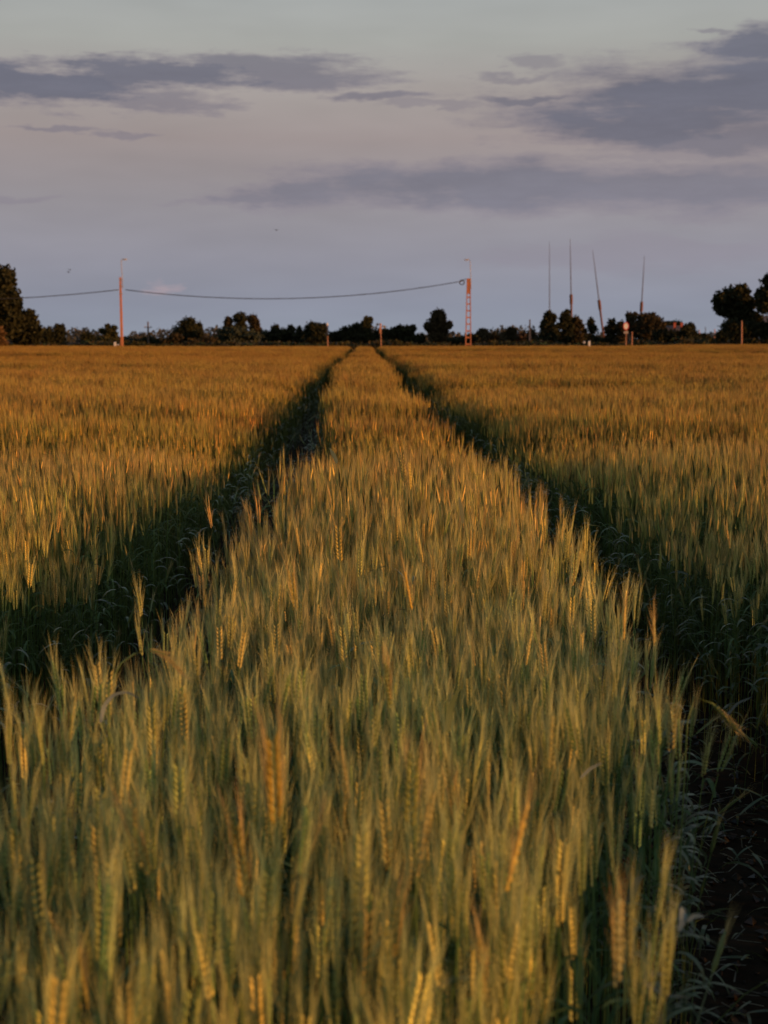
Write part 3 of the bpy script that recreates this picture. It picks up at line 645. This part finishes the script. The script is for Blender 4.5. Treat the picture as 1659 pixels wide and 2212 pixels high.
T('dark tree cut by the right edge of the field', 180, [(1663,640,24,28),(1645,645,13,14),(1668,612,20,20),(1650,662,14,14),(1640,638,7,9)], 1664, DK, leaf=.28)
T('big dark hedge bush under the large round tree', 182, [(1590,714,32,22),(1620,712,36,20),(1655,716,30,20),(1565,728,18,16),(1690,716,30,20),(1576,706,16,14)], 1600, DK, 'bush', 'bush', trunk=False, depth=.6)
# further to both sides, beyond this view
T('bushy tree beyond the left edge', 175, [(-90,690,50,50),(-150,710,50,40)], -100, DK, leaf=.3)
T('bushy tree beyond the right edge', 180, [(1760,680,50,50),(1810,715,50,36)], 1770, DK, leaf=.3)

# rough scrub closing the foot of the tree line, and its grey-green verge
mb = MB(); cen = []; cols = []
for i in range(2600):
    px = rng.uniform(-260, 1900); Y = rng.uniform(180, 196); c0 = np.array(at(px, 744, Y))
    top = 739 + 3 * math.sin(px * .021) + 2.5 * math.sin(px * .057 + 1)
    if 1470 < px < 1570: top -= 8
    if px > 1570: top -= 12
    if 135 < px < 178: top = 745
    zt = at(px, top, Y).z * rng.uniform(.55, 1.05); n = 14
    q = rng.normal(size=(n, 3)) * np.array([.55, .4, 0]) + np.array([c0[0], Y, 0]); q[:, 2] = rng.uniform(.1, max(.3, zt), n)
    cen.append(q); cols.append(np.tile(np.array(random.choice([DK, DK, OL, BR, GY, (.03, .05, .025)])) * rng.uniform(.7, 1.2), (n, 1)))
cen = np.concatenate(cen); quads(mb, cen, rng.uniform(.16, .32, len(cen)), rng.uniform(.12, .24, len(cen)), np.concatenate(cols))
tag(mb.build('scrub', M_scrub), 'low dark scrub and nettles running along the foot of the trees', 'scrub', kind='stuff')
mb = MB(); V = []; F = []; C_ = []
for i in range(26000):
    x = rng.uniform(-75, 85); y = edge_y(x) + 1 + 7.5 * rng.random(); h = rng.uniform(.3, .74); a_ = rng.uniform(0, 6.28); wv = np.array([math.cos(a_), math.sin(a_), 0]) * .03
    p_ = np.array([x, y, 0]); t_ = p_ + np.array([rng.normal(0, .12), rng.normal(0, .12), h]); k = len(V)
    V += [p_ - wv, p_ + wv, t_]; F.append([k, k + 1, k + 2]); cc = np.array((.26, .15, .09) if rng.random() < .5 else (.12, .11, .05)) * rng.uniform(.6, 1.2); C_ += [cc] * 3
mb.add(V, F, np.array(C_)); tag(mb.build('verge_grass', M_scrub), 'dry pinkish verge grass between the crop and the road', 'grass', kind='stuff')
# far wood on the horizon
mb = MB(); cen = []; cols = []
for i in range(420):
    px = rng.uniform(-400, 2050); Y = rng.uniform(900, 1100); zt = 6 + 4 * math.sin(px * .03) * math.sin(px * .011 + 2) + rng.normal(0, 1); n = 40; x = at(px, 735, Y).x
    q = np.stack([rng.normal(x, 5, n), rng.normal(Y, 4, n), rng.uniform(0, max(3, zt), n)], 1); cen.append(q); cols.append(np.tile(np.array((.06, .065, .06)) * rng.uniform(.8, 1.2), (n, 1)))
cen = np.concatenate(cen); quads(mb, cen, rng.uniform(.9, 1.6, len(cen)), rng.uniform(.8, 1.3, len(cen)), np.concatenate(cols))
tag(mb.build('distant_wood', M_scrub), 'faint low wood on the horizon seen through gaps in the trees', 'woodland', kind='stuff')

# ------------------------------------------------------------------ poles, cable, masts, signs
def bar(m, a_, b_, r_, k=8, r2=None): m.tube([a_, b_], [r_, r2 if r2 is not None else r_], (1, 1, 1), k)
YL, YR = 156.0, 160.0
# left concrete pole with lamp
def lampset(root, x0, ztop_pole, zlamp, side, armx, bx=1):
    m = MB(); x = x0 + .23 * bx; y = 0
    bend = armx
    m.tube([(x, y, ztop_pole - 1.15), (x - .02, y, ztop_pole), (x - .10 * bx, y, zlamp - .35), (x - .10 * bx + .02 * side, y, zlamp - .12), (x - .10 * bx + .12 * side, y, zlamp)], .034, (1, 1, 1), 8); arm = m.build('lamp_arm', M_galv, root, smooth=True)
    for z in (ztop_pole - .3, ztop_pole - 1.0):
        m = MB(); m.box((x0 + .12 * bx, y, z), (.14, .16, .035)); m.build('bracket', M_galv, root)
    m = MB(); hx = x - .10 * bx + .12 * side
    V = []
    for t, wd, hh in ((0, .05, .04), (.25, .09, .06), (.6, .11, .06), (1, .05, .03)):
        V += [(hx + side * .55 * t, -wd, zlamp - hh), (hx + side * .55 * t, wd, zlamp - hh), (hx + side * .55 * t, wd * .7, zlamp + hh), (hx + side * .55 * t, -wd * .7, zlamp + hh)]
    F = [[4*i+j, 4*i+(j+1) % 4, 4*i+4+(j+1) % 4, 4*i+4+j] for i in range(3) for j in range(4)] + [[3, 2, 1, 0], [12, 13, 14, 15]]
    m.add(V, F); hd = m.build('lamp_head', M_galv, root)
    m = MB(); m.box((hx + side * .3, 0, zlamp - .075), (.17, .07, .018)); m.build('lens', M_white, hd)
gl = 'street lamps on concrete poles'
xl = X_at(263.5, YL); zt = Z_at(262, 599, YL)
root = empty('lamp_pole', (xl, YL, 0), 'solid orange-lit concrete pole with a tall lamp arm hooked right, at left', 'lamp pole', gl)
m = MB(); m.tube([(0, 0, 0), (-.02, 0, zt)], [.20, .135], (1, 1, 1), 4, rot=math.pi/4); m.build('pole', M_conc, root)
m = MB(); m.box((0, 0, zt - 1.75), (.17, .17, .05)); m.build('cable_clamp', M_galv, root)
zlL = Z_at(265, 560, YL); lampset(root, -.02, zt, zlL, 1, .1)
xr = X_at(1011.5, YR); ztr = Z_at(1011, 602, YR)
root = empty('lamp_pole', (xr, YR, 0), 'ladder-like concrete lattice pole with a lamp arm hooked left, right of centre', 'lamp pole', gl)
m = MB()
def halfw(z): return .30 + (.155 - .30) * z / ztr
for s_ in (-1, 1):
    V = []
    for z in (0, ztr): 
        hw = halfw(z); xo = s_ * hw; V += [(xo - .05, -.13, z), (xo + .05, -.13, z), (xo + .05, .13, z), (xo - .05, .13, z)]
    m.add(V, [[0,1,5,4],[1,2,6,5],[2,3,7,6],[3,0,4,7],[4,5,6,7],[3,2,1,0]])
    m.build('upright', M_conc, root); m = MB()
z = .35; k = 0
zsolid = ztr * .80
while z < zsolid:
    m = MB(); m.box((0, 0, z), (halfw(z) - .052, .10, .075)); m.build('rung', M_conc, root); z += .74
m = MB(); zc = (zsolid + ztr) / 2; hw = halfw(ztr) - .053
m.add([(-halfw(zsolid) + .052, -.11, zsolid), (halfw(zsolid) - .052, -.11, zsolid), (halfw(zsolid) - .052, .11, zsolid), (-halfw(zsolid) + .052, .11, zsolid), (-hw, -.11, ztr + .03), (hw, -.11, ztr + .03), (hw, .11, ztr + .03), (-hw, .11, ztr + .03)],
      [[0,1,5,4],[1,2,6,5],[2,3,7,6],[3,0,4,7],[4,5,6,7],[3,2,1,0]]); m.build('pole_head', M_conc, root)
lampset(root, .03, ztr, Z_at(1014, 561, YR), -1, .1)
# cable
def cable(p0, p1, sag, name, label, n=40):
    p0, p1 = np.array(p0), np.array(p1); t = np.linspace(0, 1, n)[:, None]; pts = p0 + (p1 - p0) * t; pts[:, 2] -= (4 * sag * t * (1 - t))[:, 0]
    m = MB(); o0 = p0.copy(); m.tube(pts - o0, .042, (1, 1, 1), 6); 
    # twisted second conductor
    q = pts.copy(); q[:, 2] += .03 * np.sin(np.arange(n) * 1.9); q[:, 1] += .03 * np.cos(np.arange(n) * 1.9); m.tube(q - o0, .03, (1, 1, 1), 5)
    return tag(m.build(name, M_cable, loc=tuple(o0), smooth=True), label, 'cable', 'overhead cables between the poles')
A0 = at(271, 626, YL); B0 = at(1000, 607, YR)
mid = at(600, 646.5, (YL + YR) / 2); sagv = (A0.z + B0.z) / 2 - mid.z - .1
tag_c = cable((A0.x, YL, A0.z), (B0.x, YR, B0.z), sagv, 'overhead_cable', 'long sagging cable from the left pole to the lattice pole')
C0 = at(-420, 640, 150); cable((C0.x, 150, C0.z), (X_at(259, YL), YL, A0.z), .75, 'overhead_cable', 'cable running from the left pole into the left edge tree')
m = MB(); cc = at(998, 610, YR); th = np.linspace(0, 2 * math.pi, 22); m.tube(np.stack([.26 * np.cos(th), 0 * th, .26 * np.sin(th)], 1), .06, (1, 1, 1), 6, cap=False)
m.tube([(-.1, 0, .24), (.35, 0, .32), (X_at(1008, YR) - cc.x, 0, .36)], .03, (1, 1, 1), 6)
tag(m.build('cable_coil', M_cable, loc=(cc.x, YR, cc.z), smooth=True), 'coil of spare cable hanging left of the lattice pole top', 'cable coil')
# masts
def mast(px0, py0, px1, py1, thick, Y, label, name='radio_mast'):
    b = np.array(at(px1, py1, Y)); t = np.array(at(px0, py0, Y)); dv = (t - b) / (t[2] - b[2]); foot = b - dv * b[2]
    root = empty(name, tuple(foot), label, 'radio mast', 'thin masts rising behind the trees')
    zt_, zk = t[2], (Z_at(thick[0], thick[1], Y) if thick else 0)
    kx = foot + dv * zk
    if thick:
        m = MB(); m.tube([(0, 0, 0), tuple(dv * zk * .45), tuple(dv * zk)], [.30, .22, .26], (1, 1, 1), 8); m.build('lower_mast', M_rust, root)
        m = MB(); m.tube([tuple(dv * (zk - 2.2)), tuple(dv * zk)], .36, (1, 1, 1), 8); m.build('collar', M_rust, root)
    m = MB(); m.tube([tuple(dv * zk), tuple(dv * ((zk + zt_) / 2)), tuple(dv * zt_)], [.13, .10, .035], (1, 1, 1), 6); m.build('whip', M_steel, root)
mast(1187, 522, 1187, 730, None, 330, 'leftmost thin mast rising straight from the narrow tree')
mast(1231.5, 516, 1235, 720, (1233.5, 636), 330, 'second mast, tallest, with a thick rusty lower half')
mast(1280, 540, 1303.5, 725, (1295, 648), 330, 'third mast, leaning left, thick below')
mast(1392, 553, 1384, 690, (1385.5, 652), 330, 'fourth mast, leaning right above the wide bush')
# plain poles
def pole(px, pyt, Y, r_, mat, label, name='utility_pole', cross=False, cat='pole', lean=0, group='plain poles'):
    zt_ = Z_at(px, pyt, Y); root = empty(name, (X_at(px, Y) + lean, Y, 0), label, cat, group)
    m = MB(); m.tube([(0, 0, 0), (-lean * .5, 0, zt_ * .5), (-lean, 0, zt_)], [r_, r_ * .9, r_ * .7], (1, 1, 1), 8); m.build('shaft', mat, root)
    if cross:
        m = MB(); m.box((-lean, 0, zt_ - .9), (.6, .06, .06)); ca = m.build('crossarm', M_wood, root)
        for s_ in (-.5, 0, .5): m = MB(); m.tube([(-lean + s_, 0, zt_ - .85), (-lean + s_, 0, zt_ - .6)], [.05, .03], (1, 1, 1), 6); m.build('insulator', M_galv, ca)
    return root
pole(320.5, 695, 230, .16, M_wood, 'thin brown wooden pole with short crossarm right of the left lamp pole', cross=True)
pole(297, 721, 320, .14, M_wood, 'tiny far pole between the left lamp pole and the brown pole', cross=True)
pole(183, 717, 330, .15, M_wood, 'tiny far pole above the round dark bush at left', cross=True)
pole(989, 717, 330, .15, M_wood, 'tiny far pole left of the lattice pole', cross=True)
pole(1144, 690, 195, .14, M_post, 'weathered brown pole standing before bushes right of the lattice pole', lean=.05)
pole(1523, 706, 340, .12, M_steel, 'faint thin far pole in the gap right of the chimneys')
pole(1543, 711, 330, .16, M_post, 'short faint reddish pole left of the large round tree')
pole(1510, 712, 345, .14, M_post, 'short faint stub pole right of the chimney house')
pole(1601, 693, 166, .09, M_post, 'bright orange-lit post before the dark hedge near the right edge', 'roadside_post', cat='post', lean=.08)
pole(1567, 743, 168, .10, M_post, 'stubby low yellowish marker stone left of the bright right post', 'marker_stone', cat='marker stone')
# posts with heads
def flagpost(px, pyt, Y, label, dark, sign=False):
    zt_ = Z_at(px, pyt, Y); root = empty('rail_post', (X_at(px, Y), Y, 0), label, 'post', 'thin posts with heads at the field edge')
    m = MB(); m.tube([(.08, 0, 0), (0, 0, zt_ - .2)], [.055, .045], (1, 1, 1), 8); m.build('shaft', M_post, root)
    m = MB(); m.tube([(0, 0, zt_ - .32), (0, 0, zt_ - .28), (0, 0, zt_ - .08), (0, 0, zt_)], [.07, .10, .10, .03], (1, 1, 1), 8); m.build('cap', M_white if dark else M_post, root)
    if dark: m = MB(); m.box((0, -.03, zt_ - .95), (.10, .075, .55)); m.build('dark_panel', M_black, root)
    if sign:
        m = MB(); m.box((0, -.09, zt_ - .75), (.11, .015, .38)); m.build('number_plate', M_post, root)
        m = MB(); th = np.linspace(0, 6.283, 17)[:-1]; m.add([(.42 + .15 * math.cos(a_), y_, zt_ - .4 + .15 * math.sin(a_)) for y_ in (-.02, .02) for a_ in th], [list(range(16)), list(range(31, 15, -1))] + [[i, (i+1) % 16, 16+(i+1) % 16, 16+i] for i in range(16)])
        m.build('side_disc', M_galv, root); m = MB(); bar(m, (0, .03, zt_ - .4), (.3, .03, zt_ - .4), .02); m.build('disc_arm', M_galv, root)
flagpost(707, 697, 161, 'thin orange post with a white cap above a dark panel', True)
flagpost(822, 698, 163, 'thin orange post with a narrow plate and small side disc', False, True)
# marker posts
def marker(px, pyt, Y, label, band):
    zt_ = Z_at(px, pyt, Y); root = empty('delineator_post', (X_at(px, Y), Y, 0), label, 'marker post', 'white road marker posts')
    m = MB(); w_ = .12
    m.add([(-w_, -.05, 0), (w_, -.05, 0), (w_, .05, 0), (-w_, .05, 0), (-w_, -.05, zt_ - .1), (w_, -.05, zt_ - .04), (w_, .05, zt_), (-w_, .05, zt_ - .06)], [[0,1,5,4],[1,2,6,5],[2,3,7,6],[3,0,4,7],[4,5,6,7],[3,2,1,0]]); m.build('body', M_white, root)
    if band: m = MB(); m.box((0, 0, zt_ * .68), (w_ + .006, .058, .24)); m.build('dark_band', M_black, root)
marker(248.5, 738, 156, 'taller white marker post left of the left lamp pole', False)
marker(254.5, 743, 158, 'short white marker post with dark band at the foot of the left lamp pole', True)
marker(1262, 737, 168, 'white marker post with dark band, left of the pair under the masts', True)
marker(1273, 736, 167, 'plain white marker post, right of the pair under the masts', False)
# round sign
YS = 165; px, py = 1351.5, 704.5; zc = Z_at(px, py, YS)
root = empty('road_sign', (X_at(px, YS), YS, 0), 'round white traffic sign with red ring on an orange-lit post', 'road sign')
def disc(r0, r1, y0, y1, k=32, sx=.72):
    m = MB(); th = np.linspace(0, 2 * math.pi, k + 1)[:-1]
    if r0 == 0:
        m.add([(sx * r1 * math.cos(a_), y_, zc + r1 * math.sin(a_)) for y_ in (y0, y1) for a_ in th], [list(range(k)), list(range(2*k-1, k-1, -1))] + [[i, (i+1) % k, k+(i+1) % k, k+i] for i in range(k)])
    else:
        m.add([(sx * r_ * math.cos(a_), y_, zc + r_ * math.sin(a_)) for y_ in (y0, y1) for r_ in (r0, r1) for a_ in th],
              [[i, (i+1) % k, k+(i+1) % k, k+i] for i in range(k)] + [[2*k+i, 3*k+i, 3*k+(i+1) % k, 2*k+(i+1) % k] for i in range(k)] + [[k+i, k+(i+1) % k, 3*k+(i+1) % k, 3*k+i] for i in range(k)] + [[i, 2*k+i, 2*k+(i+1) % k, (i+1) % k] for i in range(k)])
    return m
disc(0, .40, -.06, -.03).build('sign_face', M_white, root); disc(.36, .46, -.075, -.028).build('sign_rim', M_red, root)
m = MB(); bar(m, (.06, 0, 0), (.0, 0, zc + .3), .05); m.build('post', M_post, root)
m = MB(); m.box((.0, -.07, zc - .72), (.26, .012, .14)); m.build('lower_plate', M_galv, root)
pole(1365, 716, 166, .07, M_post, 'bare thin orange post right of the round sign', 'sign_post', cat='post')

# ------------------------------------------------------------------ buildings behind the trees
def house(pxa, pxb, py_ridge, py_eave, Y, label, name='house', chim=()):
    xa, xb = X_at(pxa, Y), X_at(pxb, Y); zr, ze = Z_at(pxa, py_ridge, Y), Z_at(pxa, py_eave, Y); hx = (xb - xa) / 2; dy = 3.2
    root = empty(name, ((xa + xb) / 2, Y, 0), label, 'building')
    m = MB(); m.box((0, 0, ze / 2), (hx - .3, dy, ze / 2)); m.build('wall', M_wall, root)
    for s_ in (-1, 0, 1):
        m = MB(); m.box((s_ * hx * .55, -dy - .01, ze * .55), (.5, .03, .55)); wn = m.build('window', M_black, root)
        m = MB(); [m.box((s_ * hx * .55 + a_, -dy - .03, ze * .55), (.05, .05, .6)) for a_ in (-.53, .53)]; m.build('frame', M_white, wn)
    m = MB(); m.add([(-hx, -dy - .4, ze), (hx, -dy - .4, ze), (hx, 0, zr), (-hx, 0, zr), (hx, dy + .4, ze), (-hx, dy + .4, ze),
                     (-hx, -dy - .4, ze - .12), (hx, -dy - .4, ze - .12), (hx, dy + .4, ze - .12), (-hx, dy + .4, ze - .12)],
                    [[0,1,2,3],[3,2,4,5],[6,7,1,0],[5,4,8,9],[0,3,5,9,6],[1,7,8,4,2]]); rf = m.build('roof', M_roof, root)
    for (cx, top) in chim:
        cxw = X_at(cx, Y) - (xa + xb) / 2; ztp = Z_at(cx, top, Y)
        m = MB(); m.box((cxw, -1.0, (ztp + ze) / 2), (.16, .16, (ztp - ze) / 2)); ch = m.build('chimney', M_brick, rf)
        m = MB(); m.box((cxw, -1.0, ztp + .04), (.2, .2, .05)); m.build('chimney_cap', M_brick, ch)
house(1425, 1482, 703.5, 722, 206, 'low dark-roofed house hidden by bushes with two red chimneys', chim=((1453, 698.5), (1468, 698.5)))
house(1632, 1700, 682, 696, 215, 'grey-roofed shed half hidden behind the right edge hedge', 'shed')
# birds
for (px, py, lb) in ((150.5, 583, 'tiny bird gliding highest over the left field edge'), (148, 588, 'tiny bird gliding just below another over the left'), (597, 497, 'lone dark bird high left of centre')):
    p = at(px, py, 120); m = MB()
    m.add([(-.28, 0, .10), (-.12, 0, .03), (0, -.10, 0), (.12, 0, .03), (.28, 0, .08), (0, .16, 0), (0, 0, -.05), (0, .0, .05)], [[0,1,2],[0,2,1],[1,7,2],[2,7,3],[3,2,4],[1,5,7],[7,5,3],[1,2,6],[2,3,6],[1,6,5],[6,3,5]])
    tag(m.build('bird', M_bird, loc=p), lb, 'bird', 'birds in the sky')

# ------------------------------------------------------------------ view
sc.view_settings.view_transform = 'Standard'; sc.view_settings.look = 'None'; sc.view_settings.exposure = 0; sc.view_settings.gamma = 1
sc.cycles.max_bounces = 6; sc.cycles.transmission_bounces = 4; sc.cycles.diffuse_bounces = 3
